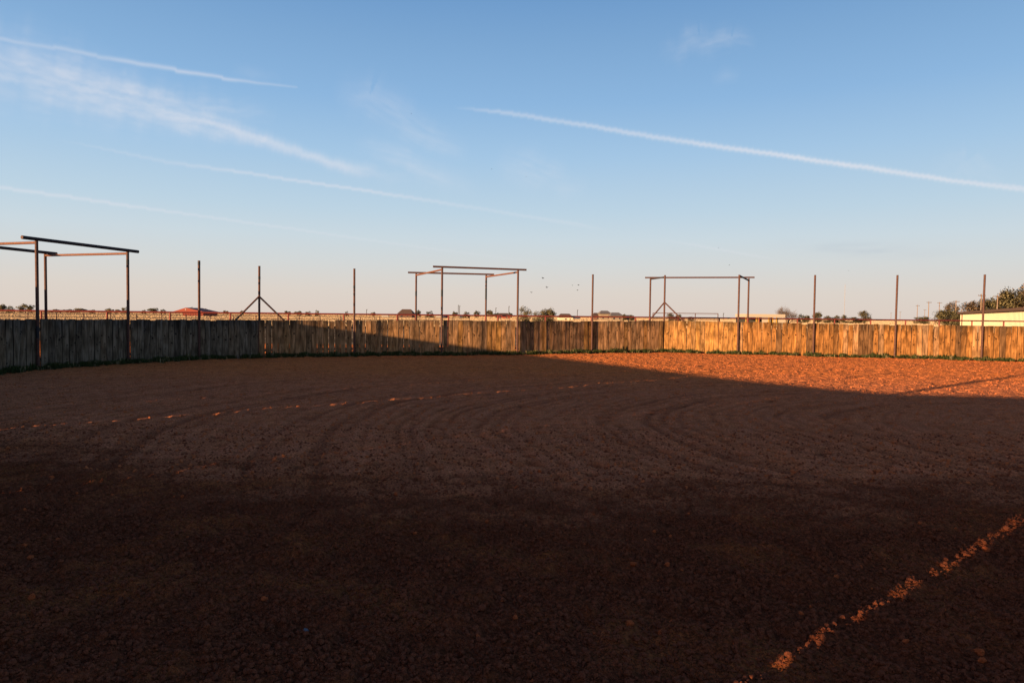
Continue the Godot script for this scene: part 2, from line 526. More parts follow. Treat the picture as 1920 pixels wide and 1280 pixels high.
func make_fences() -> void:
	var meshes := []
	for k in 10: meshes.append(plank_mesh([0.184, 0.184, 0.172, 0.192, 0.184][k % 5], 20 + k))
	var texs := []
	for k in 14: texs.append(ImageTexture.create_from_image(wood_image(100 + k)))
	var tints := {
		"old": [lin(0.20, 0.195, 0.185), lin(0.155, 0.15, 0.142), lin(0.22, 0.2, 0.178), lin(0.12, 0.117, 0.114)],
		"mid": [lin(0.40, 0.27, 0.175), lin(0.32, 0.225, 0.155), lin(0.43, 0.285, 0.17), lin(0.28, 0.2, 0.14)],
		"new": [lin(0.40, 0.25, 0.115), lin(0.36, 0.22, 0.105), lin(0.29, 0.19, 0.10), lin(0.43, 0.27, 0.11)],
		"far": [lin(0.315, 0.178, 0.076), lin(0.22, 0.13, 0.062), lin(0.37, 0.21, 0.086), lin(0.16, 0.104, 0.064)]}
	var woods := {}
	for key in tints:
		woods[key] = []
		for c in tints[key]:
			for t in texs:
				var m := mat(c, 0.88, 0.2)
				m.albedo_texture = t
				m.heightmap_enabled = false
				woods[key].append(m)
	for p in LINE:
		corner.append(stand(p[0], p[1]))
	var runs := [
		thing("plank_fence", "grey weathered plank fence in building shadow, running from left edge to brown fence", "fence", corner[2]),
		thing("plank_fence", "brown weathered plank fence with slanting shadow edge below the middle gate frame", "fence", corner[6]),
		thing("plank_fence", "golden sunlit plank fence with dark knots running to the right edge", "fence", corner[11])]
	var rail_mat := speckled(lin(0.25, 0.2, 0.15), M.tex_fine, 2.0)
	for bay in LINE.size() - 1:
		var run: Node3D = runs[0 if bay < 4 else 1 if bay < 9 else 2]
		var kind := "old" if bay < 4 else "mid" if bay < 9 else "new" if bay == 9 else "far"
		var a: Vector3 = corner[bay]
		var b: Vector3 = corner[bay + 1]
		var d := (b - a).normalized()
		var face := Vector3(-d.z, 0, d.x)       # towards the arena
		if face.dot(-a) < 0: face = -face
		var turn := atan2(face.x, face.z)
		var length := (b - a).length()
		var gappy: bool = bay in [4, 5]
		var at: float = {1: 0.1, 2: 0.075, 6: 0.07, 7: 0.06}.get(bay, 0.012)
		while at < length - 0.09:
			var k := rng.randi_range(0, meshes.size() - 1)
			var wide: float = [0.184, 0.184, 0.172, 0.192, 0.184][k % 5]
			var left := length - at
			if left < 0.09: break
			var squeeze := 1.0
			if left < wide + 0.09:
				squeeze = (left - 0.012) / wide      # the last board before a post is sawn to fit
				if squeeze > 1.35: squeeze = 1.0
				wide *= squeeze
			var o := MeshInstance3D.new()
			o.name = "plank"
			o.mesh = meshes[k]
			var set_: Array = woods[kind]
			var pick := rng.randi_range(0, set_.size() - 1)
			if rng.randf() < 0.5: pick = pick % 14        # the commonest tone
			if kind == "mid" and bay > 5 and rng.randf() < 0.22: set_ = woods["new"]
			if kind == "far" and rng.randf() < 0.12: set_ = woods["mid"]
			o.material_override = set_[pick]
			run.add_child(o, true)
			var tall := lerpf(LINE[bay][2], LINE[bay + 1][2], at / length) + rng.randfn(0, 0.006)
			if bay == 9: tall += rng.randfn(0, 0.008)
			if rng.randf() < 0.05: tall -= rng.randf_range(0.015, 0.05)
			var p := a + d * (at + wide / 2) + face * (rng.randf_range(0.0, 0.016) - 0.036)
			p.y = -0.06
			var basis_ := Basis(Vector3.UP, turn + rng.randfn(0, 0.02)) * Basis(Vector3.BACK, rng.randfn(0, 0.0022 if bay < 4 else 0.0045))
			o.transform = Transform3D(basis_.scaled_local(Vector3(squeeze, tall + 0.06, 1)), p - run.position)
			at += wide
			if gappy:
				at += rng.randf_range(0.016, 0.034) if rng.randf() < 0.5 else 0.005
			else:
				var tight := 0.3 if bay < 4 else 0.75
				at += tight * rng.randf_range(0.005, 0.013) if rng.randf() < (1.0 if bay < 4 else 0.93) else rng.randf_range(0.006, 0.012)
		for y in [0.25, 1.02]:
			var st := begin()
			box(st, Transform3D(Basis(Vector3.UP, turn), (a + b) / 2 - run.position + Vector3(0, y, 0) - face * 0.078), Vector3(length - 0.05, 0.088, 0.038))
			put("rail", st.commit(), rail_mat, run)

# ------------------------------------------------------------------ pipe posts and gate frames
func steel_post(at: Vector3, tall: float, label: String, band := 0.0) -> Node3D:
	var t := thing("steel_post", label, "post", at, 0, "steel pipe posts along the plank fence")
	var lean := Vector3(rng.randfn(0, 0.012), 0, rng.randfn(0, 0.012))
	put("pipe", tubem(Vector3(0, -0.1, 0), Vector3(0, tall, 0) + lean, 0.0375), M.rust, t)
	put("end_plate", tubem(Vector3(0, tall - 0.004, 0) + lean, Vector3(0, tall + 0.006, 0) + lean, 0.041), M.rust_dark, t)
	if band > 0:
		put("tape_band", tubem(Vector3(0, tall - band, 0) + lean, Vector3(0, tall - band + 0.1, 0) + lean, 0.0395), M.tape, t)
	return t

func before(i: int, out := 0.045) -> Vector3:      # just in front of the planks at a corner of the fence line
	var p: Vector3 = corner[i]
	return p - Vector3(p.x, 0, p.z).normalized() * out

func gate_frame(label: String, posts: Array, pairs: Array, sides: Array, tape: Array) -> Node3D:
	# posts: [place, height]; pairs: long top beams as [post, post, overhang, height, material]; sides: short beams [post, post, height at first, height at second, material]
	var t := thing("gate_frame", label, "gate frame", posts[0][0], 0, "overhead steel gate frames along the fence")
	var o: Vector3 = posts[0][0]
	for p in posts:
		var foot: Vector3 = p[0] - o
		var post := put("post", tubem(foot + Vector3(0, -0.1, 0), foot + Vector3(0, p[1], 0), 0.039), M.rust, t)
		if p.size() > 2:
			put("red_foot", tubem(foot + Vector3(0, 0.3, 0), foot + Vector3(0, 1.5, 0), 0.040), M.red_paint, post)
	for q in tape:
		var foot: Vector3 = posts[q[0]][0] - o
		put("tape_band", tubem(foot + Vector3(0, q[1], 0), foot + Vector3(0, q[1] + q[2], 0), 0.0405), M.tape, t)
	for q in pairs:
		var a: Vector3 = posts[q[0]][0] - o + Vector3(0, q[3], 0)
		var b: Vector3 = posts[q[1]][0] - o + Vector3(0, q[4], 0)
		var d := (b - a).normalized()
		var beam := put("top_beam", tubem(a - d * q[2], b + d * q[2], q[6]), M.rust_dark if q[5] else M.rust, t)
		put("end_plate", tubem(a - d * (q[2] + 0.006), a - d * q[2], q[6] + 0.002), M.rust, beam)
	for q in sides:
		var a: Vector3 = posts[q[0]][0] - o + Vector3(0, q[2], 0)
		var b: Vector3 = posts[q[1]][0] - o + Vector3(0, q[3], 0)
		put("side_beam", tubem(a, b, 0.034), M.rust_dark if q[4] else M.rust_light, t)
	return t

func brace(t: Node3D, from: Vector3, to: Vector3) -> void:
	put("brace", tubem(from - t.position, to - t.position, 0.03), M.rust, t)

func make_steel() -> void:
	# left frame
	var f1: Vector3 = before(1)
	var f2: Vector3 = before(2)
	var b2 := stand(86, 21.1)
	var b1 := b2 + f1 - f2
	gate_frame("tall rusty gate frame cut off by the left edge, with dark top beams", [[f1, 3.26], [f2, 3.22], [b2, 3.22, 1], [b1, 3.26, 1]],
		[[0, 1, 0.36, 3.30, 3.26, true, 0.045], [3, 2, 0.36, 3.30, 3.26, true, 0.045]], [[0, 3, 3.21, 3.21, false], [1, 2, 3.17, 3.17, false]], [[1, 2.86, 0.13], [0, 0.8, 0.3]])
	# middle frame
	f1 = before(6)
	f2 = before(7)
	b1 = stand(779.5, 29.5)
	b2 = stand(910.5, 30.1)
	gate_frame("rusty four post gate frame standing over the middle of the fence, beside flying birds", [[f1, 3.27], [f2, 3.27], [b1, 3.25, 1], [b2, 3.25, 1]],
		[[0, 1, 0.34, 3.30, 3.30, false, 0.036], [2, 3, 0.34, 3.29, 3.29, false, 0.036]], [[0, 2, 3.2, 3.18, false], [1, 3, 3.2, 3.18, false]], [[0, 2.2, 0.25], [2, 2.3, 0.2], [3, 2.9, 0.12], [3, 2.2, 0.5]])
	# right frame
	var h1: Vector3 = corner[9] - Vector3(corner[9].x, 0, corner[9].z).normalized() * -0.14
	var h2: Vector3 = before(10)
	b1 = stand(1218, 31.7)
	b2 = stand(1402, 31.0)
	var g := gate_frame("rusty gate frame with diagonal foot braces behind the golden fence", [[h1, 3.36], [h2, 3.34], [b1, 3.27, 1], [b2, 3.29, 1]],
		[[2, 3, 0.24, 3.32, 3.34, false, 0.034]], [[1, 3, 3.31, 3.2, true], [0, 2, 3.28, 3.25, true]], [])
	var dl: Vector3 = (corner[8] - corner[9]).normalized()
	var dr: Vector3 = (corner[10] - corner[9]).normalized()
	brace(g, h1 + Vector3(0, 2.18, 0), h1 + dl * 2.05 + Vector3(0, -0.05, -0.12))
	brace(g, h1 + Vector3(0, 2.18, 0), h1 + dr * 2.3 + Vector3(0, -0.05, -0.12))
	# single posts
	steel_post(before(3), 3.12, "steel post with dark taped top between the left gate frame and the braced post", 0.13)
	var br := steel_post(stand(485.5, 23.75), 3.1, "steel post with two diagonal braces forming an A shape above the shaded fence", 0.45)
	dl = (corner[3] - corner[4]).normalized()
	dr = (corner[5] - corner[4]).normalized()
	brace(br, br.position + Vector3(0, 2.07, 0), br.position + dl * 2.05)
	brace(br, br.position + Vector3(0, 2.07, 0), br.position + dr * 2.0 + Vector3(0, 0.05, -0.15))
	steel_post(before(5), 3.12, "bare steel post between the braced post and the middle gate frame", 0.7)
	steel_post(before(8), 3.26, "bare steel post to the right of the middle gate frame and the birds")
	steel_post(before(11), 3.29, "first bare steel post to the right of the right gate frame")
	steel_post(before(12), 3.28, "bare steel post midway along the golden fence, between radio mast and utility poles")
	steel_post(before(13), 3.28, "bare steel post nearest the right edge, in front of the cream building")

func pipe_fence() -> void:
	var a := Vector3(-31, 0, -24.5)
	var first := stand(77, 27.6)
	var last := stand(1882, 40.5)
	var d := (last - first).normalized()
	var gap := (last - first).length() / 21.0
	var t := thing("pipe_fence", "long red painted steel pipe fence with one top rail behind the plank fence", "fence", first)
	a = first - d * gap * 3
	var b := last + d * gap * 3
	var lift := func(p: Vector3): return Vector3(0, 1.485 + 0.045 * clampf((p - first).length() / (last - first).length(), 0, 1), 0)
	for k in 27:
		var p := first + d * gap * (k - 3)
		var q := p + d * gap
		var hp: Vector3 = lift.call(p) if k >= 3 else Vector3(0, 1.485, 0)
		var hq: Vector3 = lift.call(q) if k >= 2 else Vector3(0, 1.485, 0)
		put("post", tubem(p - first + Vector3(0, -0.1, 0), p - first + hp, 0.036, 8), M.red_paint, t)
		if k < 26: put("top_rail", tubem(p - first + hp, q - first + hq, 0.036, 8), M.red_paint, t)
	# thinner stock fence farther off
	var s := stand(-60, 52)
	var e := stand(880, 70)
	t = thing("stock_fence", "thin brown three rail stock fence in front of the dry field", "fence", s)
	d = (e - s).normalized()
	var n := 22
	gap = (e - s).length() / n
	for k in n + 1:
		var p := d * gap * k
		put("post", tubem(p + Vector3(0, -0.1, 0), p + Vector3(0, 1.3 + rng.randf_range(-0.02, 0.06), 0), 0.035, 6), M.rust, t)
	for y in [0.75, 1.02, 1.28]:
		put("rail", tubem(Vector3(0, y, 0), d * gap * n + Vector3(0, y - 0.03, 0), 0.025, 6), M.rust, t)
	# a tall pipe panel behind the right frame
	s = stand(1224, 52)
	e = stand(1346, 50)
	t = thing("pipe_barrier", "dark pipe panel rising above the rail behind the braced gate frame", "barrier", s)
	for f in [0.0, 0.66, 1.0]:
		var p := (e - s) * float(f)
		put("upright", tubem(p + Vector3(0, -0.1, 0), p + Vector3(0, 1.84, 0), 0.03, 8), M.rust, t)
	for y in [0.5, 0.95, 1.4, 1.84]:
		put("crossbar", tubem(Vector3(0, y, 0), e - s + Vector3(0, y, 0), 0.025, 8), M.rust, t)

# ------------------------------------------------------------------ the shading wall behind the camera
func sheet_wall() -> void:
	# corrugated steel sheets on posts; narrow gaps between some sheets let streaks of sun through
	var reach := [[-26.0, 18.9], [-21.6, 18.0], [-15.0, 16.5], [-9.5, 15.15], [-6.1, 15.0], [-4.2, 16.65], [-1.5, 19.3], [0.5, 21.0], [4.0, 18.0], [9.0, 13.5]]
	var gaps := [[-12.9, 0.007], [-10.7, 0.03], [-7.0, 0.0055], [-1.53, 0.024]]
	var line := func(u: float): return -4.0 - 0.24 * (u + 6.1)
	var base: Vector3 = sun_place(-6.1, -4.0)
	var t := thing("sheet_metal_wall", "tall corrugated steel windbreak wall on the sunny side, whose shadow covers the arena", "wall", base)
	var cuts := [-26.0, -24.0, -22.0, -20.0, -18.0, -16.0, -14.5, -12.9, -10.7, -8.9, -7.0, -5.4, -3.5, -1.53, 0.5, 2.5, 4.5, 6.7, 9.0]
	var top := func(u: float):
		for k in reach.size() - 1:
			if u <= reach[k + 1][0]:
				var f: float = lerpf(reach[k][1], reach[k + 1][1], (u - reach[k][0]) / (reach[k + 1][0] - reach[k][0]))
				return (f - line.call(u)) * SUN_UP
		return 2.0
	for k in cuts.size() - 1:
		var u0: float = cuts[k]
		var u1: float = cuts[k + 1]
		for g in gaps:
			if absf(u0 - g[0]) < 0.01: u0 += g[1] / 2
			if absf(u1 - g[0]) < 0.01: u1 -= g[1] / 2
		var st := begin()
		var n := int((u1 - u0) / 0.09)
		for i in n:
			var ua := lerpf(u0, u1, float(i) / n)
			var ub := lerpf(u0, u1, float(i + 1) / n)
			var wa := 0.012 if i % 2 == 0 else -0.012
			var pa: Vector3 = sun_place(ua, line.call(ua) + wa) - base
			var pb: Vector3 = sun_place(ub, line.call(ub) - wa) - base
			var ta: float = top.call(ua)
			var tb: float = top.call(ub)
			quad(st, pa, pb, pb + Vector3(0, tb, 0), pa + Vector3(0, ta, 0), ALONG)
			var back := -ALONG * 0.003
			quad(st, pa + back, pb + back, pb + back + Vector3(0, tb, 0), pa + back + Vector3(0, ta, 0), -ALONG)
		put("steel_sheet", st.commit(), M.sheet, t)
	for q in [[-25.5, 2.3, 0.05], [-20.0, 2.3, 0.05], [-15.5, 2.3, 0.05], [-11.2, 3.15, 0.03], [-8.3, 3.25, 0.04], [-5.9, 3.6, 0.09], [3.0, 3.0, 0.05]]:
		var p: Vector3 = sun_place(q[0], line.call(q[0]) - 0.12) - base
		put("post", tubem(p + Vector3(0, -0.1, 0), p + Vector3(0, q[1], 0), q[2]), M.rust, t)

# ------------------------------------------------------------------ vegetation
func crown_mesh(seed_: int, count: int, leaf: float, tall: float, lobes: int, trunk: float) -> ArrayMesh:
	# leaf-sized faces in clumps; the crown is about one unit wide and `tall` high from `trunk` up
	var r := RandomNumberGenerator.new()
	r.seed = seed_
	var st := begin()
	var blobs := []
	for k in lobes:
		var a := r.randf() * TAU
		var q := sqrt(r.randf()) * 0.34
		var hy := r.randf()
		blobs.append([Vector3(cos(a) * q, trunk + (tall - trunk) * (0.12 + 0.76 * hy * (1.0 - q * 0.9)), sin(a) * q), r.randf_range(0.09, 0.2)])
	for k in count:
		var bl = blobs[r.randi_range(0, lobes - 1)]
		var d := Vector3(r.randfn(), r.randfn() * 0.8, r.randfn()).normalized()
		var p: Vector3 = bl[0] + d * bl[1] * pow(r.randf(), 0.4)
		p.y = maxf(p.y, trunk * 0.7)
		var u := Vector3(r.randfn(), r.randfn(), r.randfn()).normalized()
		var v := u.cross(Vector3(r.randfn(), r.randfn(), r.randfn()).normalized())
		var s := leaf * r.randf_range(0.6, 1.3)
		var n := (d + Vector3(r.randfn(), r.randfn(), r.randfn()) * 0.5).normalized()
		for w in [p - u * s, p + v * s * 0.6, p + u * s, p - u * s, p + u * s, p - v * s * 0.6]:
			st.set_normal(n)
			st.add_vertex(w)
	return st.commit()

func trunk_mesh(seed_: int, tall: float, thick: float, limbs: int) -> ArrayMesh:
	var r := RandomNumberGenerator.new()
	r.seed = seed_
	var st := begin()
	tube(st, Vector3(0, -0.05, 0), Vector3(0.01, tall * 0.55, 0), thick, thick * 0.6, 6, false)
	for k in limbs:
		var a := r.randf() * TAU
		var y := tall * r.randf_range(0.25, 0.55)
		tube(st, Vector3(0.005, y, 0), Vector3(cos(a) * 0.28, y + tall * r.randf_range(0.2, 0.38), sin(a) * 0.28), thick * 0.5, thick * 0.12, 5, false)
	return st.commit()

func branches(st: SurfaceTool, r: RandomNumberGenerator, at: Vector3, d: Vector3, length: float, thick: float, depth: int) -> void:
	var end := at + d * length
	tube(st, at, end, thick, thick * 0.6, 4 if depth < 3 else 5, false)
	if depth == 0: return
	for k in (r.randi_range(3, 4) if depth > 1 else 4):
		var nd := (d + Vector3(r.randfn(), r.randfn() * 0.6 + 0.25, r.randfn()) * 0.55).normalized()
		branches(st, r, at.lerp(end, r.randf_range(0.55, 1.0)), nd, length * r.randf_range(0.6, 0.82), thick * 0.55, depth - 1)

var crowns := []
var trunks := []
var leaf_mats := []

func tree(called: String, label: String, x: float, top: float, wide: float, d: float, kind: int, m: int, group: String) -> void:
	# x: picture column, top: picture height of its tip, wide: its width in the picture
	var p := stand(x, d)
	var tall := (level(x) - top) * d / FOCAL + EYE
	var w := wide * d / FOCAL
	var t := thing(called, label, "tree" if called.ends_with("tree") else "shrub", p, rng.randf() * TAU, group)
	var s := Vector3(w, tall * (1.1 if d < 200 else 0.98), w)
	var k := put("trunk", trunks[kind], M.bark, t)
	k.scale = s
	var c := put("crown", crowns[kind], leaf_mats[m], t)
	c.scale = s

func make_trees() -> void:
	crowns = [crown_mesh(1, 1500, 0.042, 1.0, 16, 0.1), crown_mesh(2, 1500, 0.04, 1.0, 13, 0.15), crown_mesh(3, 1700, 0.04, 1.0, 20, 0.02), crown_mesh(4, 1200, 0.042, 1.0, 11, 0.18), crown_mesh(5, 7000, 0.022, 1.0, 40, 0.06), crown_mesh(6, 5000, 0.022, 1.0, 30, 0.1), crown_mesh(7, 4200, 0.02, 1.0, 30, 0.0)]
	for k in 7: trunks.append(trunk_mesh(30 + k, 0.9, 0.03, 5))
	for c in [lin(0.155, 0.128, 0.065), lin(0.15, 0.12, 0.06), lin(0.11, 0.1, 0.055), lin(0.19, 0.155, 0.08), lin(0.17, 0.115, 0.065)]:
		var m := mat(c, 0.9, 0.1)
		m.backlight_enabled = true
		m.backlight = c * 0.8
		m.cull_mode = BaseMaterial3D.CULL_DISABLED
		leaf_mats.append(m)
	var left := "far trees along the left horizon"
	var mid := "far trees along the middle horizon"
	var right := "far trees along the right horizon"
	tree("tree", "dark tree at the left edge of the picture on the horizon", 3, 565, 22, 250, 0, 0, left)
	tree("tree", "low dark bush-like tree on the horizon just right of the left edge", 18, 571, 16, 260, 2, 2, left)
	tree("tree", "broad round tree on the horizon left of the tall left frame posts", 47, 566, 34, 250, 1, 0, left)
	for q in [[104, 577, 30, "long low scrub tree just right of the left frame's back post"], [128, 577, 26, "low scrub tree between two posts of the left frame, left of the tallest one"], [147, 574.5, 34, "tallest of the low trees seen inside the left frame"], [172, 578, 22, "small low tree seen inside left frame, right of the tallest"],
		[205, 575.5, 22, "small round tree left of the left frame's right post"], [219, 577, 16, "tiny tree hard against the left side of left frame's right post"], [234, 573.5, 20, "round tree directly behind the left frame's right post"], [287, 573.5, 28, "lone spreading tree midway between left frame and red barn"], [270, 579, 12, "tiny shrub-like tree just left of the lone spreading tree"], [305, 577, 12, "tiny tree right of the lone spreading tree, left of red barn"],
		[357, 572.5, 20, "dark tree rising behind the red barn roof"], [384, 575, 17, "small tree right of the red barn and its taped post"], [423, 579, 14, "small pale tree left of the A shaped post brace"], [453, 579.5, 12, "small tree above the left leg of the A shaped brace"],
		[539, 579.5, 16, "first of three dark trees right of the A shaped brace"], [560, 580, 20, "middle one of three dark trees right of the A shaped brace"], [594, 579.5, 12, "last of three dark trees right of the A shaped brace"], [578, 582, 18, "lowest dark hedge tree among trees right of the A brace"], [650, 581.5, 10, "tiny dark tree just left of the bare post beside the brace"], [700, 582, 14, "tiny dark tree between the bare post and the brown roofed house"]]:
		tree("tree", q[3], q[0], q[1], q[2], 300, int(q[0]) % 4, int(q[0]) % 3, left if q[0] < 500 else mid)
	for q in [[785, 577.5, 12, "dark tree right of the brown roofed house behind the middle frame"], [806, 581, 22, "low dark tree inside the middle frame, left of its front post"], [852, 580, 14, "round tree right of the middle frame's front left post"], [874, 582, 18, "low tree in the middle of the middle frame"], [893, 579, 16, "rounder tree left of the middle frame's back right post"], [919, 576.5, 20, "dark pointed tree right of the middle frame's back right post"], [932, 583, 16, "low dark tree under the floodlight pole inside the middle frame"], [956, 582.5, 14, "pale low tree left of the middle frame's right post"]]:
		tree("tree", q[3], q[0], q[1], q[2], 280, int(q[0]) % 4, int(q[0]) % 3, mid)
	tree("shrub", "pale feathery shrub directly right of the middle gate frame", 986, 570, 42, 78, 6, 3, "")
	tree("shrub", "pale low shrub in front of the rail between middle frame and dark bush", 1010, 580, 36, 76, 6, 3, "")
	tree("shrub", "dark green rounded bush below the flock of birds", 1026, 576, 40, 84, 4, 1, "")
	for q in [[1171, 586, 12, "small tree behind the right end of grey roofed house"], [1185, 587.5, 12, "tiny tree right of the houses, left of right gate frame"], [1258, 583.5, 18, "dark tree seen through the right frame's brace"], [1272, 586, 14, "small dark tree under the right leg of the brace"], [1296, 591, 16, "tiny low tree under the dark pipe panel"],
		[1502, 586, 18, "low green tree right of the bare tree"], [1512, 588, 16, "low pale tree left of the first bare post past the frame"], [1533, 580.5, 22, "dark tree behind the first bare post past the right frame"], [1552, 589, 18, "low bluish tree right of that post"], [1570, 588, 14, "small round tree left of the radio mast foot"], [1582, 587, 14, "small round tree at the radio mast foot"], [1600, 592, 40, "low hedge-like tree joining mast and the big round tree"],
		[1621, 578, 30, "largest round dark tree standing alone right of the radio mast"], [1728, 590, 34, "low dark tree clump below the distant utility poles"], [1562, 593, 30, "low hedge-like tree left of the radio mast"]]:
		tree("tree", q[3], q[0], q[1], q[2], 210, [4, 5, 2][int(q[0]) % 3], int(q[0]) % 3, right)
	# the bare tree by the pale shed
	var p := stand(1473, 120)
	var t := thing("bare_tree", "leafless brown tree with fine spreading twigs beside the pale open shed", "tree", p)
	var st := begin()
	var r := RandomNumberGenerator.new()
	r.seed = 9
	for k in 5:
		branches(st, r, Vector3(r.randfn() * 0.1, -0.1, r.randfn() * 0.1), Vector3(r.randfn() * 0.45, 1, r.randfn() * 0.45).normalized(), 1.5, 0.075, 5)
	put("branches", st.commit(), M.twig, t)
	# trees behind the cream building
	tree("tree", "round green bush-like tree left of the cream building's corner", 1782, 578, 60, 128, 4, 0, "trees round the cream building")
	tree("tree", "thin crowned olive tree behind the bush at the cream building's corner", 1786, 565, 32, 150, 5, 4, "trees round the cream building")
	tree("tree", "low green tree against the cream building's left end", 1797, 585, 30, 122, 4, 0, "trees round the cream building")
	tree("tree", "brown crowned tree rising behind the left end of the cream building roof", 1825, 563, 56, 160, 5, 4, "trees round the cream building")
	tree("tree", "tree behind the cream building between two utility poles", 1852, 555, 54, 160, 4, 0, "trees round the cream building")
	tree("tree", "darker tree behind the roof, right of the nearest utility pole", 1880, 547, 50, 160, 5, 4, "trees round the cream building")
	tree("tree", "tall leaning-crown tree second from the right edge behind roof", 1900, 538, 64, 158, 4, 0, "trees round the cream building")
	tree("tree", "tallest tree, at the right edge behind the cream building", 1930, 524, 74, 156, 5, 4, "trees round the cream building")

func grass_strip() -> void:
	var st := begin()
	var r := RandomNumberGenerator.new()
	r.seed = 5
	for k in 9:
		var a := r.randf() * TAU
		var foot := Vector3(r.randfn() * 0.025, -0.02, r.randfn() * 0.025)
		var lean := Vector3(cos(a), 0, sin(a)) * r.randf_range(0.02, 0.07)
		var tip := foot + lean + Vector3(0, r.randf_range(0.07, 0.15), 0)
		var side := Vector3(-sin(a), 0, cos(a)) * 0.006
		var midp := foot.lerp(tip, 0.55) + Vector3(0, 0.02, 0) - lean * 0.15
		var n := (lean.normalized() + Vector3.UP).normalized()
		for w in [foot - side, foot + side, midp + side, foot - side, midp + side, midp - side, midp - side, midp + side, tip]:
			st.set_normal(n)
			st.add_vertex(w)
	var tuft := st.commit()
	var green := []
	var dry := []
	for bay in LINE.size() - 1:
		var a: Vector3 = corner[bay]
		var b: Vector3 = corner[bay + 1]
		var d := (b - a).normalized()
		var face := Vector3(-d.z, 0, d.x)
		if face.dot(-a) < 0: face = -face
		var n := int((b - a).length() * 330)
		for k in n:
			var s := rng.randf() * (b - a).length()
			var p := a + d * s
			var reach := 0.30 + 0.16 * noise_b.get_noise_2d(p.x * 3.0, p.z * 3.0) + 0.1 * noise_c.get_noise_2d(p.x * 2.0, p.z * 2.0)
			var off := reach * rng.randf() * 1.15 - 0.05
			if noise_c.get_noise_2d(p.x * 1.5 + 70, p.z * 1.5) < -0.32: continue
			p += face * off
			p.y = ground_level(p.x, p.z) + 0.02
			var sc := rng.randf_range(0.55, 1.25) * (1.0 - 0.45 * clampf(off / 0.4, 0, 1)) * (1.0 + 0.6 * noise_b.get_noise_2d(p.x * 2.0 + 9, p.z * 2.0)) * (1.7 if rng.randf() < 0.02 else 1.0)
			var tr := Transform3D(Basis(Vector3.UP, rng.randf() * TAU).scaled(Vector3.ONE * sc), p)
			if rng.randf() < 0.10 + 0.25 * clampf(off - 0.25, 0, 1): dry.append(tr)
			else: green.append(tr)
	scatter("grass", tuft, M.grass, green, "narrow strip of short green grass along the foot of the plank fence", "grass")
	scatter("dry_grass", tuft, M.straw, dry, "pale dead grass blades among the green strip along the fence", "grass")

func field_grass() -> void:
	var st := begin()
	var r := RandomNumberGenerator.new()
	r.seed = 15
	for k in 30:
		var a := r.randf() * TAU
		var foot := Vector3(r.randf_range(-1.6, 1.6), -0.05, r.randf_range(-0.5, 0.5))
		var tip := foot + Vector3(cos(a) * 0.15, r.randf_range(0.25, 0.55), sin(a) * 0.15)
		var side := Vector3(-sin(a), 0, cos(a)) * 0.12
		var n := Vector3(cos(a), 0.3, sin(a)).normalized()
		for w in [foot - side, foot + side, tip]:
			st.set_normal(n)
			st.add_vertex(w)
	var tuft := st.commit()
	var places := []
	for k in 60000:
		var d := 85.0 + 700.0 * pow(rng.randf(), 1.7)
		var x := rng.randf_range(-0.82, 0.82) * d
		if x > 45 and d < 135: continue
		places.append(Transform3D(Basis(Vector3.UP, rng.randf() * TAU).scaled(Vector3.ONE * rng.randf_range(0.6, 1.2) * (1.0 + d / 500.0)), Vector3(x, -0.05, -d)))
	scatter("field_grass", tuft, M.field_straw, places, "tall golden dry grass covering the flat field beyond the fences", "grass")

# ------------------------------------------------------------------ far buildings, poles, birds
func house(called: String, label: String, x0: float, x1: float, d: float, eave: float, ridge: float, wall: Material, roof: Material, deep := 8.0, windows := 2) -> Node3D:
	# x0, x1: picture columns of its ends; eave, ridge: heights in metres
	var a := stand(x0, d)
	var b := stand(x1, d)
	var t := thing(called, label, "building", (a + b) / 2)
	var w := (b - a).length()
	put("wall", boxm(Vector3(w, eave + 0.1, deep), Vector3(0, eave / 2 - 0.05, -deep / 2)), wall, t)
	var st := begin()
	var e := 0.35
	var y0 := eave - 0.06
	var hip := w * 0.18
	var p := [Vector3(-w / 2 - e, y0, e), Vector3(w / 2 + e, y0, e), Vector3(w / 2 + e, y0, -deep - e), Vector3(-w / 2 - e, y0, -deep - e), Vector3(-w / 2 + hip, ridge, -deep / 2), Vector3(w / 2 - hip, ridge, -deep / 2)]
	quad(st, p[0], p[1], p[5], p[4], Vector3(0, 1, 1))
	quad(st, p[3], p[2], p[5], p[4], Vector3(0, 1, -1))
	tri(st, p[0], p[3], p[4], Vector3(-1, 1, 0))
	tri(st, p[1], p[2], p[5], Vector3(1, 1, 0))
	quad(st, p[0], p[1], p[2], p[3], Vector3.DOWN)
	put("roof", st.commit(), roof, t)
	for k in windows:
		var wx := w * ((k + 0.5) / windows - 0.5)
		put("window", boxm(Vector3(w * 0.14, eave * 0.3, 0.06), Vector3(wx, eave * 0.55, 0.02)), M.window, t)
	put("door", boxm(Vector3(w * 0.09, eave * 0.7, 0.06), Vector3(w * 0.24 + 0.3, eave * 0.35, 0.025)), M.door, t)
	return t

